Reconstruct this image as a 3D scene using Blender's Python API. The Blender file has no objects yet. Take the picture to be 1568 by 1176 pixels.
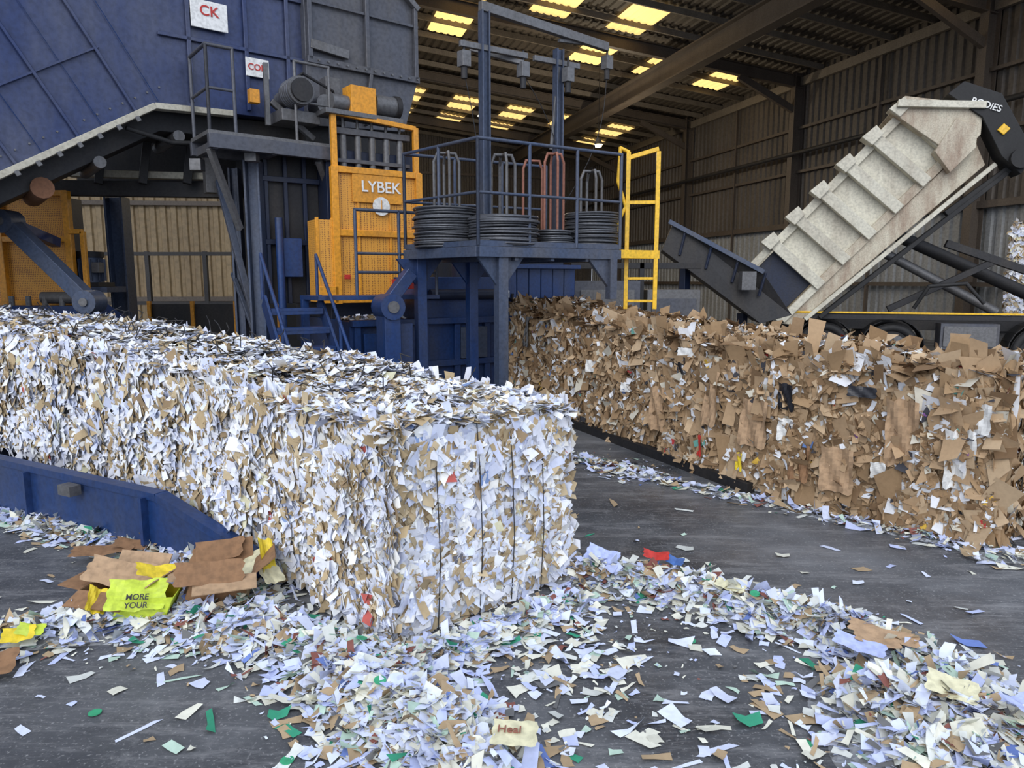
import bpy, math, random
import numpy as np
from mathutils import Vector, Matrix
random.seed(7); rng=np.random.default_rng(7)
S=bpy.context.scene
def V(*a): return Vector(a)

# ---------------------------------------------------------------- materials
def newmat(name):
    m=bpy.data.materials.new(name); m.use_nodes=True
    nt=m.node_tree; b=nt.nodes['Principled BSDF']; return m,nt,b
def paint(name,col,rough=.55,metal=0.0,dirt=(.10,.085,.065),amt=.5,scale=1.3,bump=.15,streak=True):
    m,nt,b=newmat(name); N=nt.nodes; L=nt.links
    tc=N.new('ShaderNodeTexCoord'); mp=N.new('ShaderNodeMapping'); L.new(tc.outputs['Object'],mp.inputs[0])
    if streak: mp.inputs['Scale'].default_value=(1.6,1.6,.45)
    n1=N.new('ShaderNodeTexNoise'); n1.inputs['Scale'].default_value=scale; n1.inputs['Detail'].default_value=9; n1.inputs['Roughness'].default_value=.68
    L.new(mp.outputs[0],n1.inputs['Vector'])
    r=N.new('ShaderNodeValToRGB'); r.color_ramp.elements[0].position=.62-.34*amt; r.color_ramp.elements[1].position=.88-.2*amt
    L.new(n1.outputs['Fac'],r.inputs[0])
    n2=N.new('ShaderNodeTexNoise'); n2.inputs['Scale'].default_value=scale*22; n2.inputs['Detail'].default_value=5
    L.new(tc.outputs['Object'],n2.inputs['Vector'])
    mx=N.new('ShaderNodeMixRGB'); mx.inputs[1].default_value=(*col,1); mx.inputs[2].default_value=(*dirt,1)
    mu=N.new('ShaderNodeMath'); mu.operation='MULTIPLY'; mu.inputs[1].default_value=min(1,.4+amt*.6)
    L.new(r.outputs[0],mu.inputs[0]); L.new(mu.outputs[0],mx.inputs[0])
    hs=N.new('ShaderNodeMixRGB'); hs.blend_type='MULTIPLY'; hs.inputs[0].default_value=.45
    L.new(mx.outputs[0],hs.inputs[1]); r2=N.new('ShaderNodeValToRGB'); r2.color_ramp.elements[0].position=.3; r2.color_ramp.elements[0].color=(.35,.35,.35,1); r2.color_ramp.elements[1].position=.6
    L.new(n2.outputs['Fac'],r2.inputs[0]); L.new(r2.outputs[0],hs.inputs[2])
    L.new(hs.outputs[0],b.inputs['Base Color'])
    b.inputs['Roughness'].default_value=rough; b.inputs['Metallic'].default_value=metal
    if bump:
        bp=N.new('ShaderNodeBump'); bp.inputs['Strength'].default_value=bump; bp.inputs['Distance'].default_value=.01
        L.new(n2.outputs['Fac'],bp.inputs['Height']); L.new(bp.outputs[0],b.inputs['Normal'])
    return m
def emis(name,col,st):
    m,nt,b=newmat(name); b.inputs['Base Color'].default_value=(*col,1)
    b.inputs['Emission Color'].default_value=(*col,1); b.inputs['Emission Strength'].default_value=st; return m
def attrmat(name,rough=.75):
    m,nt,b=newmat(name); N=nt.nodes;L=nt.links
    a=N.new('ShaderNodeAttribute'); a.attribute_name='Col'
    tc=N.new('ShaderNodeTexCoord'); n=N.new('ShaderNodeTexNoise'); n.inputs['Scale'].default_value=35; n.inputs['Detail'].default_value=4
    L.new(tc.outputs['Object'],n.inputs['Vector'])
    r=N.new('ShaderNodeValToRGB'); r.color_ramp.elements[0].position=.25; r.color_ramp.elements[0].color=(.78,.78,.78,1); r.color_ramp.elements[1].position=.6
    L.new(n.outputs['Fac'],r.inputs[0])
    mx=N.new('ShaderNodeMixRGB'); mx.blend_type='MULTIPLY'; mx.inputs[0].default_value=.6
    L.new(a.outputs['Color'],mx.inputs[1]); L.new(r.outputs[0],mx.inputs[2]); L.new(mx.outputs[0],b.inputs['Base Color'])
    b.inputs['Roughness'].default_value=rough
    try: b.inputs['Specular IOR Level'].default_value=.15
    except: pass
    return m
def meshpanel(name,col):
    m,nt,b=newmat(name); N=nt.nodes;L=nt.links
    tc=N.new('ShaderNodeTexCoord'); vo=N.new('ShaderNodeTexVoronoi'); vo.inputs['Scale'].default_value=42; vo.feature='F1'; vo.inputs['Randomness'].default_value=.2
    L.new(tc.outputs['Object'],vo.inputs['Vector'])
    r=N.new('ShaderNodeValToRGB'); r.color_ramp.elements[0].position=.28; r.color_ramp.elements[1].position=.40
    r.color_ramp.elements[0].color=(col[0]*.36,col[1]*.3,col[2]*.6,1); r.color_ramp.elements[1].color=(*col,1)
    L.new(vo.outputs['Distance'],r.inputs[0]); L.new(r.outputs[0],b.inputs['Base Color']); b.inputs['Roughness'].default_value=.5
    return m

BLUE=paint('blue_paint',(.010,.040,.150),.42,.1,(.055,.06,.075),.58)
NAVY=paint('navy_panel_paint',(.022,.038,.115),.34,.25,(.095,.10,.13),.66,.8)
DKBLUE=paint('dark_blue_paint',(.008,.016,.045),.5,.1,(.035,.032,.03),.5)
GREYBL=paint('greyed_steel_paint',(.085,.09,.11),.5,.3,(.12,.105,.085),.6,.9)
STEEL=paint('dusty_steel',(.15,.15,.155),.5,.4,(.09,.075,.06),.5)
BLGREY=paint('blue_grey_steel',(.055,.078,.135),.5,.3,(.115,.11,.11),.62)
DARK=paint('dark_iron',(.025,.025,.028),.6,.3,(.06,.05,.04),.5)
BLACK=paint('black_rubber',(.012,.012,.013),.7,0,(.05,.045,.04),.4)
ORANGE=paint('safety_orange_paint',(.74,.31,.020),.45,0,(.28,.15,.05),.45)
ORMESH=meshpanel('orange_mesh_guard',(.66,.31,.045))
YELLOW=paint('safety_yellow_paint',(.85,.50,.02),.4,0,(.35,.22,.06),.3)
CREAM=paint('cream_edge_strip',(.50,.47,.38),.5,.2,(.22,.18,.12),.5)
TRUCKC=paint('cream_tipper_paint',(.63,.60,.49),.5,0,(.22,.16,.11),.56,1.1)
TRUCKR=paint('rust_stained_cream',(.58,.53,.41),.6,0,(.17,.062,.025),.70,2.2)
RUST=paint('rusty_steel',(.20,.09,.045),.8,.1,(.09,.05,.03),.6)
WALLBR=paint('brown_cladding',(.105,.089,.074),.6,.1,(.050,.04,.031),.6,.5)
WALLLT=paint('grey_lower_cladding',(.31,.32,.325),.55,.1,(.13,.12,.10),.5,.6)
WALLTAN=paint('tan_cladding',(.28,.205,.11),.6,0,(.14,.095,.05),.5,.4)
ROOFM=paint('roof_sheet',(.095,.08,.066),.65,.1,(.05,.04,.028),.6,.4)
FRAMEB=paint('building_steel',(.10,.08,.064),.6,.1,(.055,.04,.03),.5)
PURL=paint('purlin_steel',(.21,.18,.145),.6,.1,(.10,.08,.06),.5)
WIRE=paint('baling_wire',(.115,.12,.135),.42,.5,(.08,.08,.08),.3)
WHITE=paint('white_sign',(.78,.78,.76),.5,0,(.4,.38,.33),.3)
RED=paint('red_paint',(.5,.03,.02),.5,0,(.3,.05,.03),.2)
PINK=paint('red_oxide_rod',(.30,.12,.08),.6,.1,(.18,.1,.07),.4)
SKYL=emis('yellow_translucent_sheet',(1.0,.68,.24),1.15)
LAMP=emis('lamp_glow',(1.0,.78,.45),25)
FLAKE=attrmat('torn_paper',.9); CARD=attrmat('torn_cardboard',.9)
def corem(name,c1,c2,sc,dist=.03):
    m,nt,b=newmat(name); N=nt.nodes;L=nt.links
    tc=N.new('ShaderNodeTexCoord'); vo=N.new('ShaderNodeTexVoronoi'); vo.inputs['Scale'].default_value=sc
    L.new(tc.outputs['Object'],vo.inputs['Vector']); mx=N.new('ShaderNodeMixRGB'); mx.inputs[1].default_value=(*c1,1); mx.inputs[2].default_value=(*c2,1)
    s=N.new('ShaderNodeSeparateColor'); L.new(vo.outputs['Color'],s.inputs[0]); L.new(s.outputs[0],mx.inputs[0]); L.new(mx.outputs[0],b.inputs['Base Color'])
    b.inputs['Roughness'].default_value=.9
    bp=N.new('ShaderNodeBump'); bp.inputs['Distance'].default_value=dist; L.new(vo.outputs['Distance'],bp.inputs['Height']); L.new(bp.outputs[0],b.inputs['Normal'])
    return m
COREW=corem('packed_white_paper',(.36,.28,.17),(.60,.61,.68),34,.004)
COREB=corem('packed_cardboard',(.15,.09,.045),(.34,.22,.12),16)
COREM=corem('packed_mixed_scraps',(.16,.16,.16),(.42,.44,.47),40,.01)

# ---------------------------------------------------------------- mesh builder
class MB:
    def __init__(s): s.v=[];s.f=[];s.mi=[];s.sm=[];s.mats=[]
    def idx(s,m):
        if m not in s.mats: s.mats.append(m)
        return s.mats.index(m)
    def add(s,vs,fs,m,smooth=False):
        o=len(s.v); s.v+= [tuple(v) for v in vs]; i=s.idx(m)
        for f in fs: s.f.append([o+k for k in f]); s.mi.append(i); s.sm.append(smooth)
    def box(s,c,sz,m,ax=None):
        c=Vector(c); X,Y,Z=ax if ax else (V(1,0,0),V(0,1,0),V(0,0,1))
        X=Vector(X)*sz[0]/2;Y=Vector(Y)*sz[1]/2;Z=Vector(Z)*sz[2]/2
        vs=[c+a*X+b*Y+d*Z for d in(-1,1) for a,b in((-1,-1),(1,-1),(1,1),(-1,1))]
        s.add(vs,[(3,2,1,0),(4,5,6,7),(0,1,5,4),(1,2,6,5),(2,3,7,6),(3,0,4,7)],m)
    def beam(s,p1,p2,w,h,m,up=(0,0,1)):
        p1=Vector(p1);p2=Vector(p2);d=(p2-p1);l=d.length;d.normalize();u=Vector(up)
        if abs(d.dot(u))>.95: u=V(.835,.55,0)
        y=u.cross(d).normalized(); z=d.cross(y)
        s.box((p1+p2)/2,(l,w,h),m,(d,y,z))
    def ibeam(s,p1,p2,w,h,m,up=(0,0,1),t=.03):
        p1=Vector(p1);p2=Vector(p2);d=(p2-p1).normalized();u=Vector(up)
        if abs(d.dot(u))>.95: u=V(.835,.55,0)
        y=u.cross(d).normalized(); z=d.cross(y)
        s.beam(p1,p2,t,h-2*t,m,up); o=z*(h/2-t/2)
        s.beam(p1+o,p2+o,w,t,m,up); s.beam(p1-o,p2-o,w,t,m,up)
    def tube(s,p1,p2,r,m,n=10,r2=None):
        p1=Vector(p1);p2=Vector(p2);d=(p2-p1).normalized(); r2=r if r2 is None else r2
        a=d.orthogonal().normalized();b=d.cross(a)
        vs=[];
        for p,rr in((p1,r),(p2,r2)):
            for i in range(n):
                t=2*math.pi*i/n; vs.append(p+a*math.cos(t)*rr+b*math.sin(t)*rr)
        s.add(vs,[(i,(i+1)%n,n+(i+1)%n,n+i) for i in range(n)],m,True)
        s.add(vs,[tuple(range(n))[::-1],tuple(range(n,2*n))],m)
    def pipe(s,pts,r,m,n=8):
        for a,b in zip(pts[:-1],pts[1:]):
            d=(Vector(b)-Vector(a)).normalized()*r*.5
            s.tube(Vector(a)-d,Vector(b)+d,r,m,n)
    def torus(s,c,R,r,m,axis=(0,0,1),nR=28,nr=6,tilt=None):
        c=Vector(c);ax=Vector(axis).normalized();a=ax.orthogonal().normalized();b=ax.cross(a)
        vs=[]
        for i in range(nR):
            t=2*math.pi*i/nR; d=a*math.cos(t)+b*math.sin(t)
            for j in range(nr):
                q=2*math.pi*j/nr; vs.append(c+d*(R+r*math.cos(q))+ax*r*math.sin(q))
        fs=[(i*nr+j,((i+1)%nR)*nr+j,((i+1)%nR)*nr+(j+1)%nr,i*nr+(j+1)%nr) for i in range(nR) for j in range(nr)]
        s.add(vs,fs,m,True)
    def prism(s,pts,vec,m):
        n=len(pts);vec=Vector(vec);vs=[Vector(p) for p in pts]+[Vector(p)+vec for p in pts]
        s.add(vs,[tuple(range(n)),tuple(range(2*n-1,n-1,-1))]+[(i,n+i,n+(i+1)%n,(i+1)%n) for i in range(n)],m)
    def build(s,name,parent=None,bevel=0):
        me=bpy.data.meshes.new(name); me.from_pydata(s.v,[],s.f)
        for m in s.mats: me.materials.append(m)
        me.polygons.foreach_set('material_index',s.mi); me.polygons.foreach_set('use_smooth',s.sm); me.update()
        o=bpy.data.objects.new(name,me); S.collection.objects.link(o)
        if parent: o.parent=parent
        if bevel:
            b=o.modifiers.new('Bevel','BEVEL'); b.width=bevel; b.segments=1; b.limit_method='ANGLE'; b.angle_limit=math.radians(50)
        return o
def empty(name):
    e=bpy.data.objects.new(name,None); S.collection.objects.link(e); return e
def text(name,body,loc,size,right,up,mat,parent,ext=.003):
    c=bpy.data.curves.new(name,'FONT'); c.body=body; c.size=size; c.align_x='CENTER'; c.align_y='CENTER'; c.extrude=ext; c.offset=.004*size/.1*.3
    c.materials.append(mat); o=bpy.data.objects.new(name,c); S.collection.objects.link(o)
    r=Vector(right).normalized();u=Vector(up).normalized();n=r.cross(u)
    o.matrix_world=Matrix.Translation(loc)@Matrix((r,u,n)).transposed().to_4x4(); o.parent=parent; return o

# ---------------------------------------------------------------- building shell
K=1.24
O=V(10.4*K,17.1*K,0); A=V(-.287,.958,0).normalized(); B=V(A.y,-A.x,0)
def zk(z): return z if z<=1.8 else 1.8+(z-1.8)*K
def W(al,be,z): return O+A*al*K+B*be*K+V(0,0,zk(z))
def roofz(be): return 8.0-.1*be
AL0,AL1,BE0=-6,22,-32
def corr(mb,base,dL,length,dH,height,nrm,mat,pitch=.25,d=.05):
    vs=[];fs=[];prof=[]
    n=int(length/pitch)
    for i in range(n):
        for a,b in((0,0),(.30,0),(.42,1),(.88,1)): prof.append(((i+a)*pitch,b*d))
    prof.append((length,0))
    for x,o in prof:
        p=base+dL*x+nrm*o; vs.append(p); vs.append(p+dH*height)
    for i in range(len(prof)-1): fs.append((2*i,2*i+2,2*i+3,2*i+1))
    mb.add(vs,fs,mat)
Z=V(0,0,1)
mb=MB(); LA=(AL1-AL0)*K
corr(mb,W(AL0,.2,0),A,LA,Z,3.9,-B,WALLLT,.33,.06)
corr(mb,W(AL0,.15,3.45),A,LA,Z,zk(8.1)-zk(3.45),-B,WALLBR,.33,.07)
mb.box(W((AL0+AL1)/2,.4,0)+Z*4.8,(.1,LA,9.6),WALLBR,(B,A,Z))
mb.build('wall_right')
mb=MB()
corr(mb,W(AL1+.1,BE0,0),B,32.2*K,Z,zk(11.4),-A,WALLBR,.33,.06)
mb.build('wall_back')
mb=MB()
corr(mb,W(9,BE0-.1,0),A,13*K,Z,zk(11.3),B,WALLTAN,.33,.05)
mb.build('wall_left')
mb=MB()
corr(mb,V(-24,18.6,0),V(.995,.1,0).normalized(),19.6,Z,6.2,V(.1,-.995,0),WALLTAN,.28,.05)
mb.beam((-24,18.6,6.2),(-4.6,20.5,6.2),.2,.25,FRAMEB)
for z in(1.3,3.9): mb.beam((-24,18.5,z),(-4.6,20.4,z),.1,.12,FRAMEB)
mb.build('wall_partition')
Bs=(B-Z*.1).normalized()
mb=MB()
corr(mb,W(AL0,BE0,roofz(BE0)+.12),Bs,32.5*K,A,LA,-Z,ROOFM,.3,.05)
mb.box(W((AL0+AL1)/2,BE0/2,roofz(BE0/2)+.24),(33*K,LA,.06),ROOFM,(Bs,A,Bs.cross(A)))
mb.build('ceiling')
sk=MB(); 
for al in (-1.5,4.6,7.5,15.6,18.6):
    for k in range(12):
        be=-1.6-2.2*k
        if (al,k) in ((4.6,0),(4.6,1),(18.6,1),(7.5,3)): continue
        corr(sk,W(al-.85,be-.5,roofz(be-.5)+.03),Bs,1.05*K,A,1.9*K,-Z,SKYL,.25,.03)
sk.build('roof_skylight_panels')
st=MB()
al=AL0+.5
while al<AL1:
    st.beam(W(al,BE0,roofz(BE0)-.03),W(al,.1,roofz(.1)-.03),.07,.19,PURL); al+=1.3
for al in (-.6,5.7,12,18.3):
    st.ibeam(W(al,BE0,roofz(BE0)-.28),W(al,0,roofz(0)-.28),.22,.42,FRAMEB)
    st.ibeam(W(al,-.12,0),W(al,-.12,8),.27,.44,FRAMEB,up=B,t=.03)
    st.beam(W(al,-2.2,roofz(-2)-.45),W(al,-.2,6.9),.14,.24,FRAMEB)
for be in (-4.5,-14,-23):
    st.ibeam(W(AL0,be,roofz(be)-.75),W(AL1,be,roofz(be)-.75),.4,.75,FRAMEB,t=.05)
for z,m,h in((7.75,PURL,.3),(6.4,FRAMEB,.1),(5.1,FRAMEB,.1),(3.5,FRAMEB,.2),(1.7,FRAMEB,.12)):
    st.beam(W(AL0,0.0,z),W(AL1,0.0,z),.14,h,m)
st.tube(W(AL0,-.35,5.6),W(AL1,-.35,5.6),.08,DARK)
for al in (2.5,8.9): st.beam(W(al,-.05,0),W(al,-.05,7.6),.08,.1,FRAMEB,up=B)
for z in (1.2,4.4,7.0): st.beam(W(AL1-.05,BE0,z),W(AL1-.05,0,z),.1,.14,FRAMEB)
for be in (-6,-12,-18,-24,-30): st.ibeam(W(AL1-.25,be,0),W(AL1-.25,be,roofz(be)-.2),.3,.36,FRAMEB,up=A)
st.build('building_steel_frame')
# floor
m,nt,b=newmat('worn_concrete'); N=nt.nodes;L=nt.links
tc=N.new('ShaderNodeTexCoord')
def noise(sc,det=8,vec=None,rough=.6,scv=None):
    n=N.new('ShaderNodeTexNoise'); n.inputs['Scale'].default_value=sc; n.inputs['Detail'].default_value=det; n.inputs['Roughness'].default_value=rough
    if scv:
        mp=N.new('ShaderNodeMapping'); mp.inputs['Scale'].default_value=scv; mp.inputs['Rotation'].default_value=(0,0,.75); L.new(tc.outputs['Object'],mp.inputs[0]); L.new(mp.outputs[0],n.inputs['Vector'])
    else: L.new(tc.outputs['Object'],n.inputs['Vector'])
    return n
def ramp(n,p0,c0,p1,c1):
    r=N.new('ShaderNodeValToRGB'); e=r.color_ramp.elements; e[0].position=p0;e[0].color=(*c0,1);e[1].position=p1;e[1].color=(*c1,1); L.new(n.outputs['Fac'],r.inputs[0]); return r
r1=ramp(noise(.7,10),.40,(.042,.045,.052),.64,(.135,.14,.15))
r2=ramp(noise(1.3,12,scv=(1,6,1),rough=.8),.50,(0,0,0),.68,(.9,.9,.9))
r3=ramp(noise(60,4),.58,(0,0,0),.70,(.7,.7,.7))
r4=ramp(noise(4.5,12,rough=.8),.52,(0,0,0),.66,(.7,.7,.7))
mx=N.new('ShaderNodeMixRGB'); mx.inputs[2].default_value=(.25,.25,.255,1); L.new(r2.outputs[0],mx.inputs[0]); L.new(r1.outputs[0],mx.inputs[1])
mx2=N.new('ShaderNodeMixRGB'); mx2.inputs[2].default_value=(.34,.34,.34,1); L.new(r3.outputs[0],mx2.inputs[0]); L.new(mx.outputs[0],mx2.inputs[1])
mx3=N.new('ShaderNodeMixRGB'); mx3.inputs[2].default_value=(.19,.19,.195,1); L.new(r4.outputs[0],mx3.inputs[0]); L.new(mx2.outputs[0],mx3.inputs[1])
L.new(mx3.outputs[0],b.inputs['Base Color'])
rr=ramp(noise(1.1,6),.35,(.24,.24,.24),.65,(.68,.68,.68)); L.new(rr.outputs[0],b.inputs['Roughness'])
bp=N.new('ShaderNodeBump'); bp.inputs['Strength'].default_value=.3; bp.inputs['Distance'].default_value=.008; L.new(noise(25,8).outputs['Fac'],bp.inputs['Height']); L.new(bp.outputs[0],b.inputs['Normal'])
FLOOR=m
mb=MB(); mb.add([(-45,-25,0),(45,-25,0),(45,60,0),(-45,60,0)],[(0,1,2,3)],FLOOR); mb.build('floor')

for x,y,z,e in ((-1.0,25,7.2,420),(3.4,29,7.0,420),(-12,24,8.5,420)):  # last lamp is an unseen extra, added to brighten the interior
    bex=((V(x,y,0)-O).dot(B))/K; zr=zk(roofz(bex))-.15
    mb=MB(); mb.tube((x,y,z+.1),(x,y,z+.35),.18,STEEL,16,.08); mb.tube((x,y,z+.35),(x,y,zr),.012,DARK,6); mb.tube((x,y,z+.02),(x,y,z+.1),.12,LAMP,16)
    o=mb.build('high_bay_lamp')
    ld_=bpy.data.lights.new('bulb','POINT'); ld_.energy=e; ld_.color=(1,.85,.62); ld_.shadow_soft_size=.25
    lo=bpy.data.objects.new('bulb',ld_); S.collection.objects.link(lo); lo.location=(x,y,z-.3); lo.parent=o

# ---------------------------------------------------------------- flakes
def nrmz(a): return a/np.maximum(np.linalg.norm(a,axis=1,keepdims=True),1e-9)
def flake_mesh(name,P,Nn,Lx,Wy,col,mat,parent,tdir=None,tj=1.0,tilt=.35,bend=.25,rag=.25):
    n=len(P)
    nn=nrmz(Nn+tilt*rng.normal(size=(n,3)))
    t=rng.normal(size=(n,3))*tj
    if tdir is not None: t=t+tdir
    t=nrmz(t-(t*nn).sum(1,keepdims=True)*nn); b=np.cross(nn,t)
    verts=np.zeros((n,6,3)); bd=(rng.normal(size=n)*bend)[:,None]; bd2=(rng.normal(size=n)*bend*.6)[:,None]
    k=0
    for u in(-1,0,1):
        for v in(-1,1):
            ju=u+rng.uniform(-rag,rag,n); jv=v*(1+rng.uniform(-rag*1.6,rag,n))
            q=P+t*(ju*Lx/2)[:,None]+b*(jv*Wy/2)[:,None]+nn*Lx[:,None]*.5*(bd*(u*u)+bd2*u*v)
            verts[:,k]=q;k+=1
    verts[:,:,2]=np.maximum(verts[:,:,2],.003)
    me=bpy.data.meshes.new(name); base=np.arange(n)[:,None]*6
    quads=np.concatenate([base+np.array([[0,2,3,1]]),base+np.array([[2,4,5,3]])],1).reshape(-1)
    me.vertices.add(n*6); me.vertices.foreach_set('co',verts.reshape(-1))
    me.loops.add(n*8); me.loops.foreach_set('vertex_index',quads.astype(np.int32))
    me.polygons.add(n*2); me.polygons.foreach_set('loop_start',np.arange(n*2,dtype=np.int32)*4); me.polygons.foreach_set('loop_total',np.full(n*2,4,dtype=np.int32))
    me.update(calc_edges=True)
    a=me.attributes.new('Col','FLOAT_COLOR','POINT'); cc=np.ones((n,6,4)); cc[:,:,:3]=col[:,None,:]; a.data.foreach_set('color',cc.reshape(-1))
    me.materials.append(mat); me.validate()
    o=bpy.data.objects.new(name,me); S.collection.objects.link(o); o.parent=parent; return o
def pick(n,pal):
    w=np.array([p[0] for p in pal],float); w/=w.sum(); c=np.array([p[1] for p in pal])
    i=rng.choice(len(pal),n,p=w); r=c[i]*rng.uniform(.82,1.1,(n,1)); return np.clip(r,0,.92)

class Row:
    def __init__(s,st,n=80):
        s.n=n; a=np.array([[*l,zb,*r,zb,*l,zt,*r,zt] for l,r,zb,zt in st],float)
        seg=np.r_[0,np.cumsum(np.linalg.norm(np.diff(a[:,:2],axis=0),axis=1))]; s.len=seg[-1]
        x=np.linspace(0,seg[-1],n); g=np.stack([np.interp(x,seg,a[:,k]) for k in range(12)],1)
        for _ in range(30):
            g[1:-1]=.25*g[:-2]+.5*g[1:-1]+.25*g[2:]
        s.g=g
    def at(s,t):
        f=np.clip(t,0,1)*(s.n-1); i=np.minimum(f.astype(int),s.n-2); w=(f-i)[:,None]; return s.g[i]*(1-w)+s.g[i+1]*w
    def sample(s,face,n,tp=1.0):
        t=rng.uniform(0,1,n)**tp; v=rng.uniform(0,1,n)[:,None]; g=s.at(t); Lb,Rb,Lt,Rt=g[:,0:3],g[:,3:6],g[:,6:9],g[:,9:12]
        r=nrmz((Rb-Lb)*[1,1,0]); d=np.stack([-r[:,1],r[:,0],0*r[:,0]],1); up=np.array([[0,0,1.]])+0*r
        rnd=(np.abs(2*v-1)**7)*.045
        wob=(.022*np.sin(t*s.len*5.3)+.018*np.sin(t*s.len*13+v[:,0]*6)+.018*np.sin(v[:,0]*11+t*s.len*3))[:,None]
        if face=='L': return Lb*(1-v)+Lt*v+r*rnd+(-r)*wob,-r,up,d,t
        if face=='R': return Rb*(1-v)+Rt*v-r*rnd+r*wob,r,up,d,t
        if face=='T': return Lt*(1-v)+Rt*v-up*rnd+up*wob,up,r,d,t
        if face=='F':
            g=s.at(0*t);Lb,Rb,Lt,Rt=g[:,0:3],g[:,3:6],g[:,6:9],g[:,9:12]; u=rng.uniform(0,1,n)[:,None]
            ru=(np.abs(2*u-1)**7)*.04
            p=(Lb*(1-u)+Rb*u)*(1-v)+(Lt*(1-u)+Rt*u)*v; r=nrmz((Rb-Lb)); nn=np.stack([r[:,1],-r[:,0],0*r[:,0]],1)
            return p+nn*(.012+.022*np.sin(v*9)+.015*np.sin(u*14+v*5)-rnd-ru),nn,up,r,t
    def core(s,name,mat,parent,inset=.06):
        vs=[];fs=[];g=s.g.copy()
        dd0=g[1]-g[0]; g[0]+=dd0*(.055/max(np.linalg.norm(dd0[:3]),1e-6))
        for i in range(s.n):
            Lb,Rb,Lt,Rt=[Vector(g[i,k:k+3]) for k in(0,3,6,9)]; c=(Lb+Rb+Lt+Rt)/4
            for a,bb in((Lb,Rb),(Rb,Rt),(Rt,Lt),(Lt,Lb)):
                for q in range(4):
                    p=a.lerp(bb,q/4); dd=(c-p).normalized(); vs.append(p+dd*inset)
        for i in range(s.n-1):
            for j in range(16): fs.append((i*16+j,i*16+(j+1)%16,(i+1)*16+(j+1)%16,(i+1)*16+j))
        fs.append(tuple(range(15,-1,-1))); fs.append(tuple(range((s.n-1)*16,s.n*16)))
        m=MB(); m.add(vs,fs,mat); return m.build(name,parent)

white=Row([((-.60,3.31),(.34,4.13),0,1.10),((-2.10,4.62),(-1.40,5.56),.16,1.25),((-4.5,6.15),(-3.88,7.1),.32,1.42),((-8.5,8.7),(-7.9,9.68),.35,1.46)])
E=empty('white_paper_bale_row'); white.core('packed_core',COREW,E)
PW=[(44,(.83,.85,.93)),(22,(.70,.75,.93)),(9,(.88,.87,.83)),(20,(.47,.36,.215)),(10,(.56,.45,.29)),(3,(.36,.26,.155)),(.6,(.25,.35,.6)),(.2,(.5,.12,.1)),(1.2,(.75,.72,.5)),(.4,(.12,.12,.14))]
def addfaces(row,spec,pal,lo,hi,wlo,whi,tds,name,mat,E,tilt,bend,tj,out=(-.02,.03)):
    P=[];Nn=[];T=[]
    for f,n,tp in spec:
        p,nn,u,d,t=row.sample(f,n,tp); P.append(p);Nn.append(nn)
        T.append(u*tds if f in 'LRF' else u*tds*.3)
    P=np.concatenate(P);Nn=np.concatenate(Nn);T=np.concatenate(T)
    n=len(P); P=P+Nn*rng.uniform(out[0],out[1],(n,1)); P[:,2]=np.maximum(P[:,2],.015)
    L_=rng.uniform(lo,hi,n)*rng.uniform(.6,1.2,n); W_=rng.uniform(wlo,whi,n)
    return flake_mesh(name,P,Nn,L_,W_,pick(n,pal),mat,E,T,tj,tilt,bend)
addfaces(white,[('F',3900,1),('L',12500,1.7),('T',9500,1.7),('R',2200,1.5)],PW,.07,.18,.03,.08,.7,'paper_pieces',FLAKE,E,.17,.16,.8,(-.025,.018))
addfaces(white,[('F',800,1),('L',3200,1.7),('T',5200,1.7)],PW,.03,.08,.015,.035,.5,'paper_bits',FLAKE,E,.42,.28,.8,(0,.03))
mb=MB()
def fw(row,u,mb,ln=None):
    g=row.g[0]; Lb,Rb,Lt,Rt=[Vector(g[k:k+3]) for k in(0,3,6,9)]; r=(Rb-Lb).normalized(); n=V(r.y,-r.x,0)
    pts=[Lb.lerp(Rb,u)+n*.05+Z*.02,Lb.lerp(Rb,u)+n*.065+Z*.4+r*.01,Lb.lerp(Rb,u)+n*.06+Z*.8,Lt.lerp(Rt,u)+n*.03+Z*.0]
    for i in range(0,row.n,3):
        g=row.g[i]; pts.append(Vector(g[6:9]).lerp(Vector(g[9:12]),u)+Z*(.01+random.uniform(0,.02)))
    mb.pipe(pts,.003,DARK,5)
for u in(.2,.42,.6,.78): fw(white,u,mb)
for k in range(130):
    i=random.randrange(5,72); g=white.g[i]; p=Vector(g[6:9]).lerp(Vector(g[9:12]),random.choice((.15,.4,.6,.85))+random.uniform(-.05,.05))
    p2=p+V(random.uniform(-.12,.12),random.uniform(-.1,.1),random.uniform(.06,.13)); mb.pipe([p,p2,p2+V(random.uniform(-.08,.08),random.uniform(-.05,.05),random.uniform(-.03,.05))],.004,DARK,5)
mb.build('tie_wires',E)

brown=Row([((3.25,4.6),(4.15,5.4),0,1.18),((2.1,5.8),(3.1,6.5),0,1.22),((.86,8.55),(1.9,9.1),.04,1.34),((-.03,10.0),(.97,10.7),.2,1.5),((-.5,10.8),(.5,11.5),.25,1.52)])
E=empty('cardboard_bale_row'); brown.core('packed_core',COREB,E)
PB=[(34,(.43,.295,.175)),(24,(.34,.225,.125)),(18,(.52,.38,.24)),(11,(.23,.145,.08)),(8,(.74,.75,.78)),(4,(.62,.58,.48)),(1,(.06,.06,.07))]
PB2=PB[:4]+[(28,(.74,.76,.80)),(7,(.64,.60,.50)),(2.4,(.06,.06,.07)),(1.2,(.12,.2,.42)),(.8,(.5,.06,.06)),(.8,(.7,.45,.08)),(.8,(.15,.38,.33)),(.6,(.28,.13,.36))]
addfaces(brown,[('L',2600,1.3),('T',1100,1.2),('F',420,1),('R',400,1)],PB,.16,.42,.06,.17,2.4,'cardboard_sheets',CARD,E,.16,.24,.4,(-.03,.012))
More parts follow.
